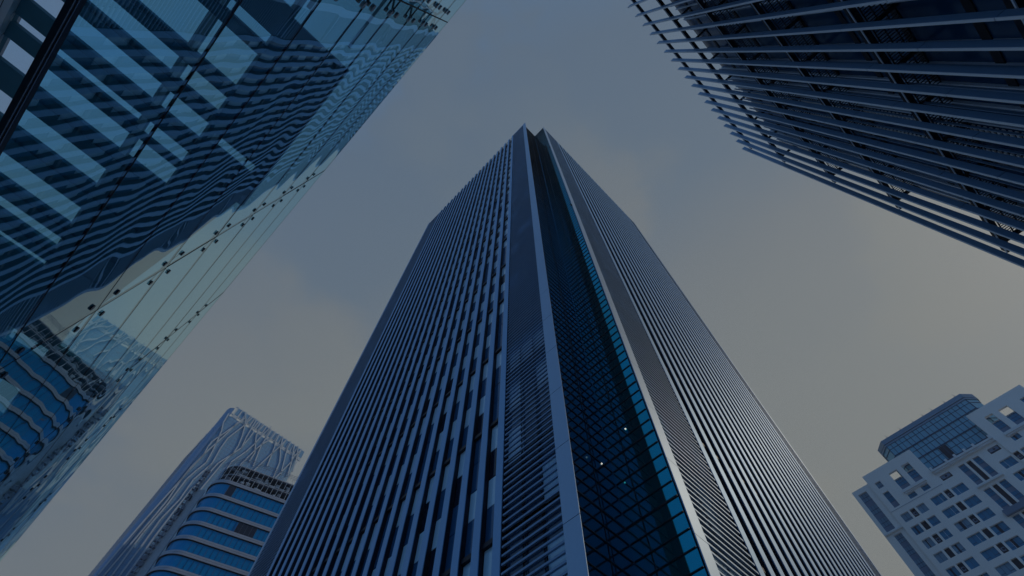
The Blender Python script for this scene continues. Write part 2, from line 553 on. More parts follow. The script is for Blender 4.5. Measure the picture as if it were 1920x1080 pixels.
# ================================================================ glass-fronted building, left
O = (-1.5, 5.1, 0)
gb = thing('glass_pavilion', 'see-through blue glass wall on steel spider fittings, nearest building on the left', 'glass building', O[0], O[1])
G = lambda mb, name, label=None: mb.build(name, gb, O, label)
GX = -1.5
Z0, DZ, NZ = 2.55, 1.25, 8
zt = [Z(Z0 + DZ * i) for i in range(NZ + 1)]
ys = [-12.9, -8.4, -3.9, 0.6, 5.12, 9.75, 14.3, 18.8, 23.3, 27.8, 32.3, 36.8, 41.3, 45.8]
yaw = R(0.0)
prnd = random.Random(5)
for i in range(len(ys) - 1):
    for j in range(NZ):
        y0, y1 = ys[i] + 0.012, ys[i + 1] - 0.012
        p = MB()
        p.box(-0.008, 0.008, -(y1 - y0) / 2, (y1 - y0) / 2, zt[j] + 0.012, zt[j + 1] - 0.012, 'clear')
        o = p.build('glass_pane', gb)
        o.location = (0, (y0 + y1) / 2 - O[1], 0)
        o.rotation_euler = (0, 0, yaw + R(prnd.uniform(-0.06, 0.06)))
# silicone joints
for j in range(NZ + 1):
    s = MB()
    h = 0.016 if j not in (0,) else 0.02
    if j == NZ:
        s.box(GX - 0.008, GX + 0.008, ys[0], ys[-1], zt[j] - 0.011, zt[j] + 0.004, 'steel')
        G(s, 'top_trim')
    else:
        s.box(GX - 0.0085, GX + 0.0085, ys[0], ys[-1], zt[j] - 0.009, zt[j] + 0.009, 'gasket')
        G(s, 'glazing_joint')
for y in ys[1:-1]:
    s = MB()
    s.box(GX - 0.010, GX + 0.010, y - 0.008, y + 0.008, zt[0], zt[-1] - 0.02, 'gasket')
    G(s, 'glazing_joint')
# spider fittings: four round bolts outside, cast X arms and a stem inside
sp0 = None
pf0 = None
for y in ys[2:12]:
    for j in range(1, NZ):
        if y > 3 or y < 0:
            if pf0 is None:
                s = MB()
                for a in (-1, 1):
                    for c in (-1, 1):
                        s.disc((0.018, a * 0.19, c * 0.19), (1, 0, 0), 0.036, 0.016, 'rail')
                        s.beam((0.0, a * 0.19, c * 0.19), (-0.03, 0, 0), 0.012, 0.012, 'steel', Vector((1, 0, 0)))
                pf0 = o = s.build('point_fixing', gb)
            else:
                o = pf0.copy(); COL.objects.link(o); o.parent = gb
            o.location = (0, y - O[1], zt[j])
            continue
        if sp0 is None:
            s = MB()
            for a in (-1, 1):
                for c in (-1, 1):
                    s.disc((0.03, a * 0.19, c * 0.19), (1, 0, 0), 0.045, 0.035, 'steel')
                    s.disc((-0.03, a * 0.19, c * 0.19), (1, 0, 0), 0.03, 0.04, 'rail', 10)
                    s.beam((-0.04, a * 0.19, c * 0.19), (-0.09, 0, 0), 0.022, 0.022, 'rail', Vector((1, 0, 0)))
            s.disc((-0.11, 0, 0), (1, 0, 0), 0.035, 0.06, 'rail')
            s.beam((-0.13, 0, 0), (-0.34, 0, 0.0), 0.022, 0.022, 'rail', Vector((0, 0, 1)))
            sp0 = s.build('spider_fitting', gb)
            o = sp0
        else:
            o = sp0.copy(); COL.objects.link(o); o.parent = gb
        o.location = (0, y - O[1], zt[j])
# bottom rail
s = MB()
s.box(GX - 0.016, GX + 0.016, ys[0], ys[-1], Z(2.49), Z(2.545), 'rail')
s.box(GX + 0.017, GX + 0.020, ys[0], ys[-1], Z(2.50), Z(2.506), 'steel')  # bright hairline strips added as the rail's highlights
s.box(GX + 0.017, GX + 0.020, ys[0], ys[-1], Z(2.48), Z(2.483), 'steel')
G(s, 'bottom_rail')


def slab_with_holes(mb, x0, x1, y0, y1, z0, z1, holes, k):
    """horizontal slab cut by rectangular openings (x0,x1,y0,y1)"""
    ysx = sorted({y0, y1, *[h[2] for h in holes], *[h[3] for h in holes]})
    for a, c in zip(ysx[:-1], ysx[1:]):
        if c <= y0 or a >= y1: continue
        m_ = (a + c) / 2
        cuts = sorted([(h[0], h[1]) for h in holes if h[2] <= m_ <= h[3]])
        x = x0
        for h0, h1 in cuts:
            if h0 > x: mb.box(x, h0, a, c, z0, z1, k)
            x = max(x, h1)
        if x < x1: mb.box(x, x1, a, c, z0, z1, k)

A = [(-2.6, -1.9), (-1.4, -0.6), (0.1, 0.95), (1.5, 2.5), (3.15, 3.70), (4.05, 4.97), (5.32, 5.74), (6.11, 6.59), (7.05, 7.26), (7.64, 8.19), (8.84, 9.40), (10.2, 10.82), (11.33, 11.68), (12.24, 12.46)]
A2 = [(-1.6, -0.5), (0.3, 1.2), (1.7, 2.9), (3.5, 3.75), (4.05, 4.98), (5.32, 5.75), (6.12, 6.6), (7.05, 7.42), (7.6, 8.18), (14.85, 15.35), (16.8, 18.2)]
holes = [(-8.28, -5.30, a, c) for a, c in A] + [(-5.13, -4.08, a, c) for a, c in A2]
holes += [(-3.75, -2.75, a, c) for a, c in ((-0.6, 0.7), (1.1, 2.5), (6.2, 6.45))]
s = MB()
slab_with_holes(s, -8.3, -3.95, -6.0, 46.0, Z(12.5), Z(12.62), [h for h in holes if h[1] < -3.95], 'roof_steel')
slab_with_holes(s, -3.95, -2.45, 2.9, 7.3, Z(12.5), Z(12.62), [h for h in holes if h[0] > -3.95 and h[2] > 2.9], 'roof_steel')
s.box(-3.95, -2.45, 0.2, 0.9, Z(12.5), Z(12.62), 'roof_steel')
s.prism([(-3.95, 7.3), (-2.6, 7.3), (-3.95, 13.7)], Z(12.5), Z(12.62), 'roof_steel')
s.box(-3.95, -1.9, 14.6, 46.0, Z(12.5), Z(12.62), 'roof_steel')
G(s, 'roof_slab')
# deep beams between the openings
s = MB()
edges = sorted(A)
for (a, c), (d, e) in zip(edges[:-1], edges[1:]):
    mid, w = (c + d) / 2, min(0.16, (d - c) * 0.42)
    s.box(-7.5, -4.0, mid - w / 2, mid + w / 2, Z(12.43), Z(12.497), 'roof_steel')
G(s, 'roof_beams')
s = MB()
for h in holes:
    # light reveal on the near side of every opening
    s.box(h[1] + 0.002, h[1] + 0.06, h[2], h[3], Z(12.46), Z(12.498), 'roof_frame')
    s.box(h[0] - 0.10, h[0] - 0.002, h[2], h[3], Z(12.46), Z(12.498), 'roof_frame')
G(s, 'skylight_trim')
s = MB()
s.box(-8.72, -8.31, -6, 46, Z(12.35), Z(12.75), 'fascia')
s.box(-8.60, -8.58, -6, 46, Z(12.343), Z(12.349), 'gasket')
s.box(-8.47, -8.46, -6, 46, Z(12.343), Z(12.349), 'gasket')
G(s, 'fascia')
# ================================================================ finned building, right
O = (27.2, -12.5, 0)
rb = thing('finned_building', 'dark blue building at right behind rows of projecting vertical fins on black bars', 'office building', O[0], O[1])
Q = lambda mb, name, label=None: mb.build(name, rb, O, label)
FY = -11.95
fx = [27.2 - 1.275 * i for i in range(26)]
for i, x in enumerate(fx):
    s = MB()
    ztp = Z(64.3)
    z = Z(-1.6)
    brk = 6.0 + (i % 2) * 4.45
    zz = 0.0
    zc = [0.0]
    q = Z(brk)
    while q < ztp:
        zc.append(q); q += 8.9
    zc.append(ztp)
    for a, c in zip(zc[:-1], zc[1:]):
        s.box(x - 0.04, x + 0.04, FY - 0.38, FY - 0.031, a + 0.02, c - 0.02, 'r_fin')
        s.box(x - 0.065, x + 0.065, FY - 0.03, FY, a + 0.02, c - 0.02, 'r_cap')  # bright front and dim side of the fin put into separate colours
    Q(s, 'fin')
for i, x in enumerate(fx[1:]):
    s = MB()
    s.box(x + 0.60, x + 0.66, FY - 1.08, FY - 0.98, 0, Z(54.4), 'r_fin')
    Q(s, 'inner_fin')
bars = [Z(63.0 - 0.0), Z(54.6), Z(45.3), Z(36.9), Z(27.9), Z(19.25), Z(10.5)]
for bi, z in enumerate(bars):
    s = MB()
    s.box(-6, 27.35, FY - 0.78, FY - 0.503, z - 0.22, z + 0.22, 'r_bar')
    s.box(-6, 27.35, FY - 0.502, FY - 0.46, z - 0.22, z - 0.14, 'r_cap')
    Q(s, 'transom')
    # outrigger brackets back to the wall
    for i in range(0, 26, 2):
        if bi < 1: break
        x = fx[i] - 0.6
        s = MB()
        s.box(x - 0.09, x + 0.09, FY - 2.2, FY - 0.79, z - 0.20, z - 0.02, 'r_bar')
        Q(s, 'outrigger')
    if bi < 2: continue
    # catwalk grating
    s = MB()
    x = -6.0
    while x < 26.8:
        s.box(x, x + 0.05, FY - 2.2, FY - 0.95, z - 0.012, z + 0.012, 'r_grate')
        x += 0.16
    for d in (0.95, 1.35, 1.75, 2.15):
        s.box(-6, 26.8, FY - d - 0.03, FY - d + 0.03, z - 0.05, z - 0.013, 'r_grate')
    Q(s, 'catwalk')
# the dark glass wall behind, with two slatted slots
IY = FY - 2.25
slots = [(19.15, 19.75), (20.85, 21.4)]
b = MB()
segs = [(-6, 19.15), (19.75, 20.85), (21.4, 27.4)]
for a, c in segs:
    b.box(a, c, IY - 0.4, IY, 0, Z(58.2), 'r_glass')
b.box(-6, 27.4, IY - 14, IY - 1.6, 0, Z(57.8), 'r_glass')
Q(b, 'glass_wall')
for a, c in slots:
    b = MB()
    z = Z(12)
    while z < Z(57):
        if int(z / 8.9) % 3 != 2 or True:
            b.box(a - 0.1, c + 0.1, IY + 0.03, IY + 0.10, z, z + 0.16, 'sky_rung')  # white slats stand in for sky seen through the gaps
        z += 0.36
    Q(b, 'sky_gap_slats')
# wall mullions and floor edges
b = MB()
x = -5.5
i = 0
while x < 27.3:
    if not any(a - 0.1 < x < c + 0.1 for a, c in slots):
        b.box(x - 0.05, x + 0.05, IY + 0.002, IY + 0.16, 0, Z(58.1), 'r_cap')
        if i % 3 == 0:
            b.box(x + 0.12, x + 0.16, IY + 0.002, IY + 0.12, 0, Z(58.1), 'r_fin')
    x += 1.275; i += 1
Q(b, 'wall_mullions')
b = MB()
for k in range(14):
    z = Z(6.1 + 4.42 * k)
    if z < Z(58):
        for a, c in segs:
            b.box(a, c, IY + 0.003, IY + 0.06, z - 0.25, z + 0.25, 'r_bar')
Q(b, 'floor_edges')

# ================================================================ lattice tower, far left
O = (8.4, 154.0, 0)
lt = thing('lattice_tower', 'pale blue tower wrapped in a web of white crossing ribs, behind the banded tower', 'skyscraper', O[0], O[1])
T = lambda mb, name, label=None: mb.build(name, lt, O, label)


def round_rect(x0, x1, y0, y1, r, n=8, corners=(1, 1, 1, 1)):
    pts = []
    for (cx, cy, a0, on) in ((x1 - r, y0 + r, -90, corners[0]), (x1 - r, y1 - r, 0, corners[1]), (x0 + r, y1 - r, 90, corners[2]), (x0 + r, y0 + r, 180, corners[3])):
        for i in range(n + 1):
            t = R(a0 + 90 * i / n)
            pts.append((cx + r * math.cos(t), cy + r * math.sin(t)))
    return pts

LY = 154.0
b = MB()
b.prism(round_rect(8.6, 39.5, LY, LY + 30, 2.4), 0, Z(145.6), 'l_glass')
T(b, 'glass_body')
b = MB()
z = Z(70)
while z < Z(145):
    b.prism(round_rect(8.56, 39.54, LY - 0.04, LY + 30.04, 2.42), z, z + 0.14, 'l_line')
    z += 1.45
for k in range(1, 26):
    x = 11 + k * 1.12
    b.box(x - 0.05, x + 0.05, LY - 0.045, LY - 0.004, Z(70), Z(145.5), 'l_line')
T(b, 'floor_lines')
b = MB()
b.prism([(8.2, LY + 2.2), (8.5, LY + 0.9), (9.2, LY + 0.1), (9.9, LY - 0.25), (9.6, LY + 2.2)], 0, Z(149.3), 'l_line')
T(b, 'corner_panel')
ribs = [[(11.2, 126.6), (10.7, 130.0), (10.7, 132.6), (11.4, 135.1), (12.0, 137.2), (13.2, 141.9), (14.6, 147.6)], [(14.9, 125.7), (14.2, 131.9), (14.1, 136.8), (14.8, 140.0), (16.1, 145.4), (16.3, 147.6), (16.7, 150.2)], [(13.3, 124.8), (12.6, 130.1), (11.6, 135.3), (10.9, 138.3), (9.8, 141.1), (9.3, 145.6)], [(16.4, 127.0), (18.5, 132.8), (18.4, 136.6), (17.5, 141.1), (16.3, 145.0), (15.1, 147.9), (13.4, 150.4)], [(17.5, 127.6), (18.2, 132.2), (19.7, 136.5), (19.0, 141.0), (18.6, 146.3), (18.3, 150.4)], [(19.7, 136.5), (19.7, 138.6), (20.0, 141.8), (20.0, 145.9), (20.1, 149.9)], [(24.4, 133.8), (24.4, 137.8), (22.7, 141.3), (21.5, 144.0), (21.2, 146.9), (21.7, 150.3)], [(19.6, 130.0), (21.6, 136.0), (22.6, 140.6), (23.0, 144.6), (23.6, 148.2), (24.1, 151.3)], [(22.6, 131.0), (23.4, 135.7), (24.1, 139.7), (24.9, 142.8), (26.4, 146.1), (26.7, 150.2)], [(26.4, 133.0), (25.4, 138.3), (24.8, 142.0), (24.9, 145.8), (24.9, 150.0)], [(30.4, 136.0), (29.7, 140.8), (29.1, 144.5), (28.5, 146.6), (28.2, 150.4)], [(27.0, 130.0), (28.6, 137.3), (29.8, 142.6), (30.7, 145.8), (31.1, 148.6), (31.6, 150.3)], [(34.2, 134.0), (33.5, 140.1), (32.0, 143.7), (30.9, 145.9), (30.0, 150.3)], [(36.0, 136.0), (34.4, 142.5), (33.4, 147.3), (33.4, 150.5)], [(35.0, 134.0), (37.1, 142.8), (37.0, 145.7), (37.7, 148.1), (38.2, 150.1)], [(38.4, 137.0), (37.1, 143.4), (35.8, 147.6), (35.1, 150.2)], [(39.2, 140.0), (38.0, 146.5), (36.6, 150.5)],
        [(8.9, 60.0), (8.9, 83.7), (9.1, 91.8), (9.5, 101.1), (10.3, 113.6), (10.6, 120.0), (11.2, 126.6)], [(10.0, 60), (10.1, 84.3), (10.4, 91.7), (10.8, 100.8), (11.0, 108.3), (10.4, 115.6), (10.5, 121.0), (11.3, 128.0), (12.6, 136.0), (13.6, 144.6)], [(11.6, 60), (11.6, 85.1), (11.3, 93.5), (11.2, 97.3), (11.7, 106.5), (11.6, 116.6), (12.4, 121.0), (13.3, 124.8)], [(13.1, 60), (13.1, 85.9), (13.0, 93.4), (12.7, 102.6), (13.6, 110.0), (13.3, 117.7), (14.2, 122.0), (14.9, 125.7)], [(14.6, 60), (14.4, 88.8), (14.2, 97.7), (14.3, 106.3), (14.6, 115.1), (15.8, 121.0), (16.4, 127.0)], [(17.0, 60), (16.6, 95), (16.4, 110), (17.5, 127.6)], [(20.0, 80), (20.5, 110), (19.6, 130.0)], [(23.5, 80), (23.0, 110), (22.6, 131.0)], [(27.5, 80), (28.0, 110), (27.0, 130.0)], [(32.0, 80), (33.0, 115), (34.2, 134.0)], [(36.0, 80), (36.5, 115), (35.0, 134.0)]]
for line in ribs:
    b = MB()
    for (x0, z0), (x1, z1) in zip(line[:-1], line[1:]):
        b.beam((x0, LY - 0.35, Z(z0) - 0.12), (x1, LY - 0.35, Z(z1) + 0.12), 0.36, 0.4, 'rib')
    T(b, 'rib')
b = MB()
for k in range(17):
    x = 10.8 + 1.72 * k
    b.box(x - 0.11, x + 0.11, LY - 0.2, LY + 0.3, Z(145.6), Z(151.1), 'rib')
    b.box(x + 0.22, x + 1.5, LY + 0.1, LY + 0.3, Z(147.4), Z(150.6), 'l_glass')
    if k % 2 == 0 or k > 9:
        b.box(x + 0.2, x + 1.5, LY - 0.1, LY + 0.3, Z(145.65), Z(146.9), 'rib')
b.box(10.0, 39.2, LY + 0.32, LY + 0.5, Z(150.7), Z(150.95), 'rib')
b.box(10.0, 39.2, LY + 0.32, LY + 0.5, Z(147.0), Z(147.25), 'rib')
for k in range(6):
    y = LY + 3 + 4 * k
    b.box(8.7, 9.1, y, y + 0.3, Z(145.6), Z(151.2), 'rib')
b.box(8.9, 9.1, LY + 2, LY + 28, Z(150.6), Z(150.9), 'rib')
T(b, 'crown_frame')

# ================================================================ banded tower under construction
PHI = R(27.0)                  # its front runs at azimuth 63 degrees
CN = 121.3
CS = -22.2
O = (CS, CN, 0)
ct = thing('banded_tower', 'round-cornered blue glass tower with pale floor bands and unfinished open top storeys', 'office tower', O[0], O[1], PHI)
K = lambda mb, name, label=None: mb.build(name, ct, O, label)
CE = CS + 40
b = MB()
b.prism(round_rect(CS + 0.35, CE, CN + 0.35, CN + 26, 4.6, 12), 0, Z(97.0), 'c_glass')
K(b, 'glass_body')
ztops = [97.9, 93.5, 89.25, 85.3, 81.4, 77.6]
while ztops[-1] > 6: ztops.append(ztops[-1] - 3.85)
for z in ztops:
    b = MB()
    b.prism(round_rect(CS, CE + 0.2, CN, CN + 26.3, 4.8, 12), Z(z - 0.95), Z(z - 0.5), 'c_band')
    b.prism(round_rect(CS + 0.06, CE + 0.1, CN + 0.06, CN + 26.2, 4.8, 12), Z(z - 0.5), Z(z - 0.44), 'c_line')
    b.prism(round_rect(CS + 0.02, CE + 0.2, CN + 0.02, CN + 26.3, 4.8, 12), Z(z - 0.44), Z(z), 'c_band')
    b.prism(round_rect(CS + 0.1, CE + 0.1, CN + 0.1, CN + 26.2, 4.7, 12), Z(z - 1.05), Z(z - 0.951), 'mullion_dark')
    K(b, 'floor_band')
b = MB()
for k in range(28):
    x = CS + 5.0 + 1.2 * k
    b.box(x - 0.03, x + 0.03, CN + 0.25, CN + 0.348, Z(20), Z(96.9), 'c_line' if k % 3 == 0 else 'mullion_dark')
K(b, 'glazing_mullions')
# two storeys with missing glass
for (x0, x1, z0, z1) in ((CS + 4.9, CS + 6.6, 93.6, 96.8), (CS + 11.5, CS + 16.0, 85.4, 88.2)):
    b = MB()
    b.box(x0, x1, CN + 0.20, CN + 0.30, Z(z0), Z(z1), 'w_dark')
    n = int((x1 - x0) / 1.1)
    for i in range(n + 1):
        x = x0 + (x1 - x0) * i / max(1, n)
        b.box(x - 0.04, x + 0.04, CN + 0.14, CN + 0.198, Z(z0), Z(z1), 'c_line')
    K(b, 'unglazed_opening')
# open storeys
b = MB()
for z in (101.0, 104.0):
    b.prism(round_rect(CS + 1.0, CE - 1, CN + 1.0, CN + 25, 4.4, 12), Z(z - 0.35), Z(z), 'concrete')
    b.prism(round_rect(CS + 0.9, CE - 0.9, CN + 0.9, CN + 25.1, 4.4, 12), Z(z - 0.75), Z(z - 0.36), 'w_dark')
K(b, 'open_floor_slabs')
crnd = random.Random(9)
b = MB()
for k in range(14):
    x = CS + 3 + 2.6 * k
    b.box(x - 0.25, x + 0.25, CN + 3.2, CN + 3.8, Z(97.9), Z(103.6), 'concrete')
b.box(CS + 4, CS + 24, CN + 6, CN + 6.3, Z(97.9), Z(103.6), 'w_grey')
for k in range(80):
    x = CS + 2 + crnd.random() * 22
    z = 98.2 + crnd.choice((0, 3.0)) + crnd.random() * 1.4
    b.box(x, x + 0.4 + crnd.random() * 1.2, CN + 1.1 + crnd.random() * 1.2, CN + 4.3, Z(z), Z(z + 0.3 + crnd.random() * 0.7), crnd.choice(['netting', 'netting', 'concrete', 'w_dark', 'c_line']))
K(b, 'site_clutter')
b = MB()
for k in range(26):
    x = CS + 4.6 + 1.25 * k
    b.box(x - 0.05, x + 0.05, CN + 0.5, CN + 0.62, Z(97.9), Z(104.3), 'rib')
for a in range(5):
    t = R(180 + 18 * a + 8)
    b.box(CS + 4.8 + 4.3 * math.cos(t) - 0.05, CS + 4.8 + 4.3 * math.cos(t) + 0.05, CN + 4.8 + 4.3 * math.sin(t) - 0.05, CN + 4.8 + 4.3 * math.sin(t) + 0.05, Z(97.9), Z(104.3), 'rib')
for z in (100.9,):
    b.box(CS + 4.8, CE - 4, CN + 0.55, CN + 0.6, Z(z), Z(z + 0.10), 'rib')
K(b, 'open_storey_mullions')
# scaffold rail round the top
b = MB()
for k in range(60):
    x = CS + 2.0 + 0.62 * k
    h = 105.4 + crnd.random() * 0.9
    y = CN - 0.3 + (max(0, CS + 4.6 - x)) * 0.9
    b.box(x - 0.025, x + 0.025, y - 0.025, y + 0.025, Z(103.6), Z(h), 'tube')
for z in (104.5, 105.0, 105.5):
    b.box(CS + 4.4, CE - 2, CN - 0.33, CN - 0.28, Z(z), Z(z + 0.06), 'tube')
    b.beam((CS + 4.4, CN - 0.3, Z(z)), (CS - 0.1, CN + 4.6, Z(z)), 0.06, 0.06, 'tube')
for k in range(12):
    x = CS + 5 + 2.6 * k
    b.beam((x, CN - 0.35, Z(103.7)), (x + 1.9, CN - 0.35, Z(105.6)), 0.05, 0.05, 'tube')
K(b, 'scaffold_rail')
# pale hoist strip with scaffold at the left corner
b = MB()
for i, w in enumerate((0.0, 0.55, 1.1)):
    b.box(CS - 0.75 - w + 0.05, CS - 0.2 - w, CN + 4.6 + 0.2 * i, CN + 5.4, 0, Z(96.5), 'netting')
K(b, 'hoist_strip')
b = MB()
xs = [CS - 3.0, CS - 2.3]
for x in xs:
    b.box(x - 0.06, x + 0.06, CN + 4.3, CN + 4.42, 0, Z(104), 'tube')
z = Z(10)
i = 0
while z < Z(103):
    b.beam((CS - 3.0, CN + 4.36, z), (CS - 2.3, CN + 4.36, z + 1.5), 0.09, 0.06, 'tube')
    b.box(CS - 3.1, CS - 2.1, CN + 4.3, CN + 5.0, z, z + 0.09, 'tube')
    if crnd.random() < 0.6:
        b.box(CS - 3.0 + crnd.random() * 0.5, CS - 1.9, CN + 4.6, CN + 5.0, z + 0.2, z + 0.4 + crnd.random(), crnd.choice(['w_dark', 'netting', 'concrete', 'tube']))
    z += 1.5; i += 1
b.box(CS - 2.6, CS - 1.8, CN + 5.1, CN + 5.5, 0, Z(100), 'netting')
K(b, 'scaffold')

# ================================================================ pale stepped tower, right
WX = 108.65
O = (WX, -10.25, 0)
wt = thing('apartment_tower', 'pale blue-grey stepped apartment tower with a glass penthouse on its roof', 'apartment building', O[0], O[1])
W = lambda mb, name, label=None, parent=None: mb.build(name, parent or wt, O if parent is None else O, label)
CC = -10.25


def mir(y): return 2 * CC - y


holes = []     # (y0, y1, z0, z1, kind)
F0, FH, WH = 71.4, 2.84, 1.72
cols = [(5.32, 3.8, 'win'), (3.4, 2.5, 'ac'), (2.1, 0.62, 'win'), (-0.72, -2.95, 'win'), (-3.35, -4.26, 'ac'), (-4.67, -6.86, 'win')]
for k in range(24):
    zt_ = F0 - FH * k
    if zt_ < 3: break
    for a, c, kd in cols:
        holes.append((c, a, zt_ - WH, zt_, kd, k))
        holes.append((mir(a), mir(c), zt_ - WH, zt_, kd, k))
# middle bay: three tall strips per group
mz = 74.2
for k in range(12):
    top = 74.2 - 5.72 * k
    bot = top - 4.55
    if bot < 2: break
    for a, c, kd in ((-8.3, -9.45, 'strip'), (-9.85, -10.65, 'dark'), (-11.05, -12.2, 'strip')):
        holes.append((c, a, bot, top, kd, k))
# head storey details, mirrored
for a, c, z0, z1, kd in ((5.15, 4.05, 77.7, 79.2, 'win'), (5.2, 4.05, 73.0, 76.6, 'strip'), (1.85, 0.4, 73.0, 74.1, 'win'), (-0.9, -2.3, 73.0, 74.15, 'win'), (-4.7, -6.6, 73.15, 74.25, 'ac'),
                         (1.85, 0.15, 75.3, 77.75, 'strip'), (-0.9, -2.4, 75.3, 77.9, 'strip'), (1.85, 0.15, 77.78, 79.5, 'open'), (-0.9, -2.4, 77.93, 79.6, 'open')):
    holes.append((c, a, z0, z1, kd, 0))
    holes.append((mir(a), mir(c), z0, z1, kd, 0))
# side bays
for h in ((7.45, 9.2, 69.95, 79.0),):
    holes.append((h[0], h[1], h[2], h[3], 'side', 0)); holes.append((mir(h[1]), mir(h[0]), h[2], h[3], 'side', 0))
zz = 68.9
for k in range(6):
    holes.append((7.2, 8.6, zz - 10.2, zz, 'side', 1)); holes.append((mir(8.6), mir(7.2), zz - 10.2, zz, 'side', 1))
    zz -= 11.4
holes = [h for h in holes if h[2] > 1]


def top_at(y):
    y = y if y > CC else mir(y)
    if y > 6.2: return 80.1
    if y > -4.15: return 81.7
    return 75.2


def wall_holes(mb, x0, x1, ya, yb, z0, z1, hs, k):
    zs_ = sorted({z0, z1, *[h[2] for h in hs if z0 < h[2] < z1], *[h[3] for h in hs if z0 < h[3] < z1]})
    for a, c in zip(zs_[:-1], zs_[1:]):
        m_ = (a + c) / 2
        cuts = sorted([(h[0], h[1]) for h in hs if h[2] < m_ < h[3] and h[1] > ya and h[0] < yb])
        y = ya
        for h0, h1 in cuts:
            if h0 > y: mb.box(x0, x1, y, h0, Z(a), Z(c), k)
            y = max(y, h1)
        if y < yb: mb.box(x0, x1, y, yb, Z(a), Z(c), k)

b = MB()
secs = [(6.25, 9.95, 80.1, 0.35), (-4.30, 6.25, 81.7, 0.0), (mir(-4.30), -4.30, 75.2, 0.3), (mir(6.25), mir(-4.30), 81.7, 0.0), (mir(9.95), mir(6.25), 80.1, 0.35)]
for ya, yb, zt_, setb in secs:
    hs = [h for h in holes if h[0] >= ya - 0.01 and h[1] <= yb + 0.01]
    wall_holes(b, WX + setb, WX + setb + 0.55, ya, yb, -CAMZ, zt_, hs, 'w_wall')
W(b, 'facade_wall')
b = MB()
# body behind the facade; the head frames stand free of it so that sky shows through
b.box(WX + 0.92, WX + 22, mir(9.9), 9.9, 0, Z(76.0), 'w_grey')
b.box(WX + 1.2, WX + 22, 6.5, 9.9, Z(76.01), Z(80.05), 'w_wall')
b.box(WX + 1.2, WX + 22, mir(9.9), mir(6.5), Z(76.01), Z(80.05), 'w_wall')
W(b, 'tower_body')
# windows
wr = random.Random(3)
for (y0, y1, z0, z1, kd, k) in holes:
    if kd == 'open': continue
    sb = 0.35 if (y0 > 6.2 or y1 < mir(6.2)) else (0.3 if (mir(-4.30) < y0 and y1 < -4.30) else 0.0)
    gx0 = WX + sb + 0.34
    w = MB()
    fr_ = MB()
    name = 'window'
    if kd == 'win':
        w.box(gx0, gx0 + 0.05, y0, y1, Z(z0), Z(z1), 'w_curtain' if wr.random() < 0.3 else 'w_glass')
        wd = y1 - y0
        n = 3 if wd > 1.8 else 2
        for i in range(1, n):
            yy = y0 + wd * i / n
            fr_.box(gx0 - 0.05, gx0 - 0.002, yy - 0.025, yy + 0.025, Z(z0), Z(z1), 'w_frame' if wr.random() < 0.7 else 'w_trim')
        if wr.random() < 0.8:
            fr_.box(gx0 - 0.045, gx0 - 0.003, y0, y0 + wd / n - 0.02, Z(z0 + 0.5), Z(z0 + 0.55), 'w_frame')
            fr_.box(gx0 - 0.045, gx0 - 0.003, y1 - wd / n + 0.02, y1, Z(z0 + 0.5), Z(z0 + 0.55), 'w_frame')
        if wr.random() < 0.35:
            w.box(gx0 - 0.012, gx0 - 0.001, y0 + wd * 0.45, y0 + wd * 0.66, Z(z0), Z(z1), 'w_dark')
    elif kd in ('ac', 'dark'):
        name = 'service_recess'
        w.box(gx0, gx0 + 0.05, y0, y1, Z(z0), Z(z1), 'w_dark')
        if kd == 'ac' and k % 2 == 0:
            fr_.box(gx0 - 0.28, gx0 - 0.002, y0 + 0.2, y1 - 0.15, Z(z0 + 0.35), Z(z0 + 0.95), 'w_grey')
            fr_.disc((gx0 - 0.29, (y0 + y1) / 2 - 0.02, Z(z0 + 0.65)), (1, 0, 0), 0.2, 0.02, 'w_dark')
    else:
        sh = z1 - z0
        nf = max(1, round(sh / 2.84))
        for i in range(nf):
            za = z0 + sh * i / nf
            zb = z0 + sh * (i + 1) / nf
            zm = za + (zb - za) * 0.40
            w.box(gx0, gx0 + 0.05, y0, y1, Z(zm), Z(zb), 'w_glass' if kd != 'side' else 'w_curtain')
            w.box(gx0 - 0.03, gx0 + 0.05, y0, y1, Z(za), Z(zm), 'w_grey')
            fr_.box(gx0 - 0.06, gx0 - 0.032, y0, y1, Z(zm - 0.05), Z(zm), 'w_frame')
            for q in (0.36, 0.68):
                yy = y0 + (y1 - y0) * q
                fr_.box(gx0 - 0.05, gx0 - 0.002, yy - 0.025, yy + 0.025, Z(zm + 0.001), Z(zb), 'w_frame')
            fr_.box(gx0 - 0.045, gx0 - 0.003, y0, y1, Z(zm + (zb - zm) * 0.45), Z(zm + (zb - zm) * 0.45 + 0.05), 'w_frame')
    o = W(w, name)
    if fr_.v:
        f_ = fr_.build('frame' if name == 'window' else 'air_conditioner', o, O)
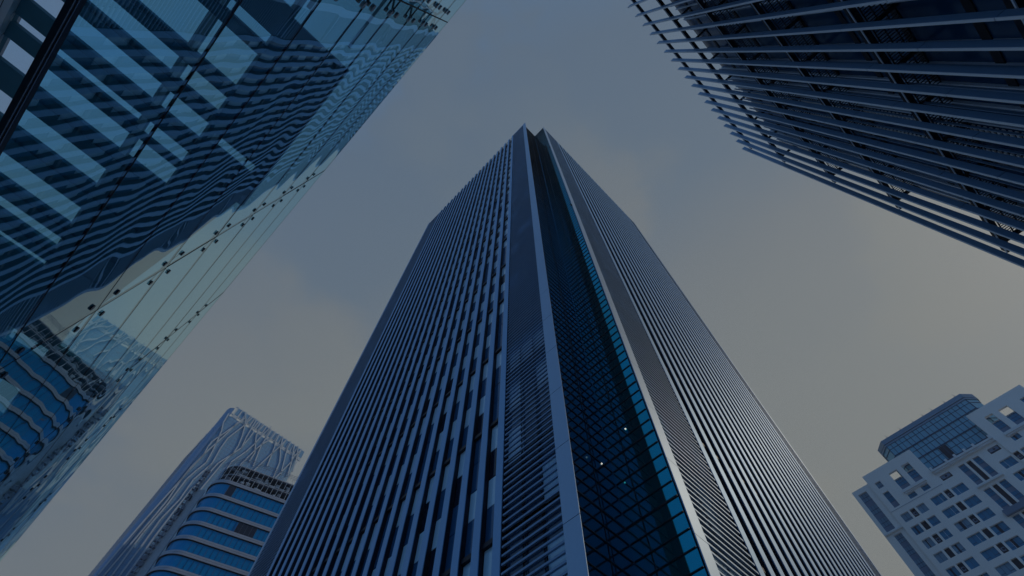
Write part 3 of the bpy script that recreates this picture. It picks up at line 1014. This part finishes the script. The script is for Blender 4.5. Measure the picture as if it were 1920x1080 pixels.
# trims: sills, ledges, cornice band
b = MB()
b.box(WX - 0.35, WX + 0.29, mir(-4.31), -4.31, Z(75.22), Z(75.62), 'w_trim')
b.box(WX - 0.20, WX + 0.28, mir(-4.33), -4.33, Z(74.9), Z(75.2), 'w_trim')
for y in (-4.6, -7.6, -9.3, -11.2, -12.9, -15.9):
    b.box(WX - 0.6, WX - 0.352, y - 0.22, y + 0.22, Z(75.1), Z(76.0), 'w_trim')
W(b, 'roof_ledge')
for (a, c) in ((-2.6, 2.1), (mir(2.1), mir(-2.6))):
    b = MB()
    b.box(WX - 0.45, WX - 0.003, a, c, Z(74.45), Z(74.95), 'w_trim')
    b.box(WX - 0.25, WX - 0.004, a + 0.2, c - 0.2, Z(74.2), Z(74.44), 'w_trim')
    W(b, 'balcony_ledge')
for (x0, x1, y0, y1, z0, z1, k_, nm) in (
        (WX - 0.06, WX - 0.002, -4.14, 6.2, 72.55, 72.62, 'w_line', 'wall_joint'),
        (WX - 0.05, WX + 0.34, 6.26, 9.9, 69.35, 69.62, 'w_trim', 'cornice'),
        (WX - 0.05, WX + 0.34, mir(9.9), mir(6.26), 69.35, 69.62, 'w_trim', 'cornice'),
        (WX - 0.15, WX + 0.28, -12.6, -7.9, 69.0, 69.25, 'w_trim', 'cornice'),
        (WX - 0.22, WX + 0.29, -12.6, -7.9, 62.9, 63.9, 'w_grey', 'spandrel_band')):
    b = MB(); b.box(x0, x1, y0, y1, Z(z0), Z(z1), k_); W(b, nm)
# glass penthouse with chamfered ends
b = MB()
DX = WX + 2.2
dy0, dy1 = mir(0.1), 0.1
ch = 1.6
ol = [(DX, dy1 - ch), (DX, dy0 + ch), (DX + ch, dy0), (DX + 14, dy0), (DX + 14, dy1), (DX + ch, dy1)]
b.prism(ol, Z(76.0), Z(86.4), 'd_glass')
W(b, 'penthouse_glazing')
b = MB()
oo = [(DX - 0.25, dy1 - ch + 0.15), (DX - 0.25, dy0 + ch - 0.15), (DX + ch, dy0 - 0.3), (DX + 14, dy0 - 0.3), (DX + 14, dy1 + 0.3), (DX + ch, dy1 + 0.3)]
b.prism(oo, Z(86.9), Z(88.0), 'd_roof')
oo2 = [(p[0] + 0.12 if p[0] < DX + 1 else p[0], p[1]) for p in oo]
b.prism(oo2, Z(86.4), Z(86.85), 'd_roof')
W(b, 'penthouse_parapet')
b = MB()
nb = 9
for i in range(nb + 1):
    y = dy0 + ch + (dy1 - dy0 - 2 * ch) * i / nb
    b.box(DX - 0.12, DX - 0.002, y - 0.07, y + 0.07, Z(76.0), Z(86.39), 'd_mull')
    if i < nb:
        y2 = y + (dy1 - dy0 - 2 * ch) / nb * 0.55
        b.box(DX - 0.07, DX - 0.002, y2 - 0.045, y2 + 0.045, Z(76.0), Z(86.39), 'd_mull')
for k, z in enumerate((77.4, 80.6, 83.6)):
    b.box(DX - 0.14, DX - 0.121, dy0 + ch, dy1 - ch, Z(z - 0.12), Z(z + 0.12), 'd_mull')
    b.box(DX - 0.06, DX - 0.003, dy0 + ch, dy1 - ch, Z(z + 1.75), Z(z + 1.82), 'd_mull')
for (p, q) in (((DX, dy1 - ch), (DX + ch, dy1)), ((DX, dy0 + ch), (DX + ch, dy0))):
    for z in (80.6, 83.6, 85.4):
        b.beam((p[0] - 0.03, p[1], Z(z)), (q[0] - 0.03, q[1], Z(z)), 0.12, 0.12, 'd_mull')
W(b, 'penthouse_mullions')
b = MB()
b.box(DX - 0.11, DX - 0.01, -9.9, -8.4, Z(76.2), Z(80.4), 'w_dark')
W(b, 'penthouse_vent')
ar = random.Random(4)
for i in range(7):
    y = dy0 + 2 + (dy1 - dy0 - 4) * (i + ar.random() * 0.6) / 7
    b = MB()
    b.beam((DX, y, Z(87.95)), (DX - 0.1, y + 0.15, Z(88.9)), 0.05, 0.05, 'tube')
    b.beam((DX, y + 0.25, Z(88.3)), (DX, y - 0.1, Z(88.35)), 0.04, 0.04, 'tube')
    W(b, 'lightning_rod')

# ================================================================ city haze
hz = MB()
M['haze'] = bpy.data.materials.new('haze')
M['haze'].use_nodes = True
ht = M['haze'].node_tree
ht.nodes.clear()
ho = ht.nodes.new('ShaderNodeOutputMaterial')
hv = ht.nodes.new('ShaderNodeVolumePrincipled')
hv.inputs['Color'].default_value = (0.86, 0.92, 1.0, 1)
hv.inputs['Density'].default_value = 0.0004
hv.inputs['Anisotropy'].default_value = 0.3
ht.links.new(hv.outputs[0], ho.inputs['Volume'])
hz.box(-260, 320, -180, 420, -1.0, 175.0, 'haze')
h = hz.build('haze'); h['kind'] = 'stuff'
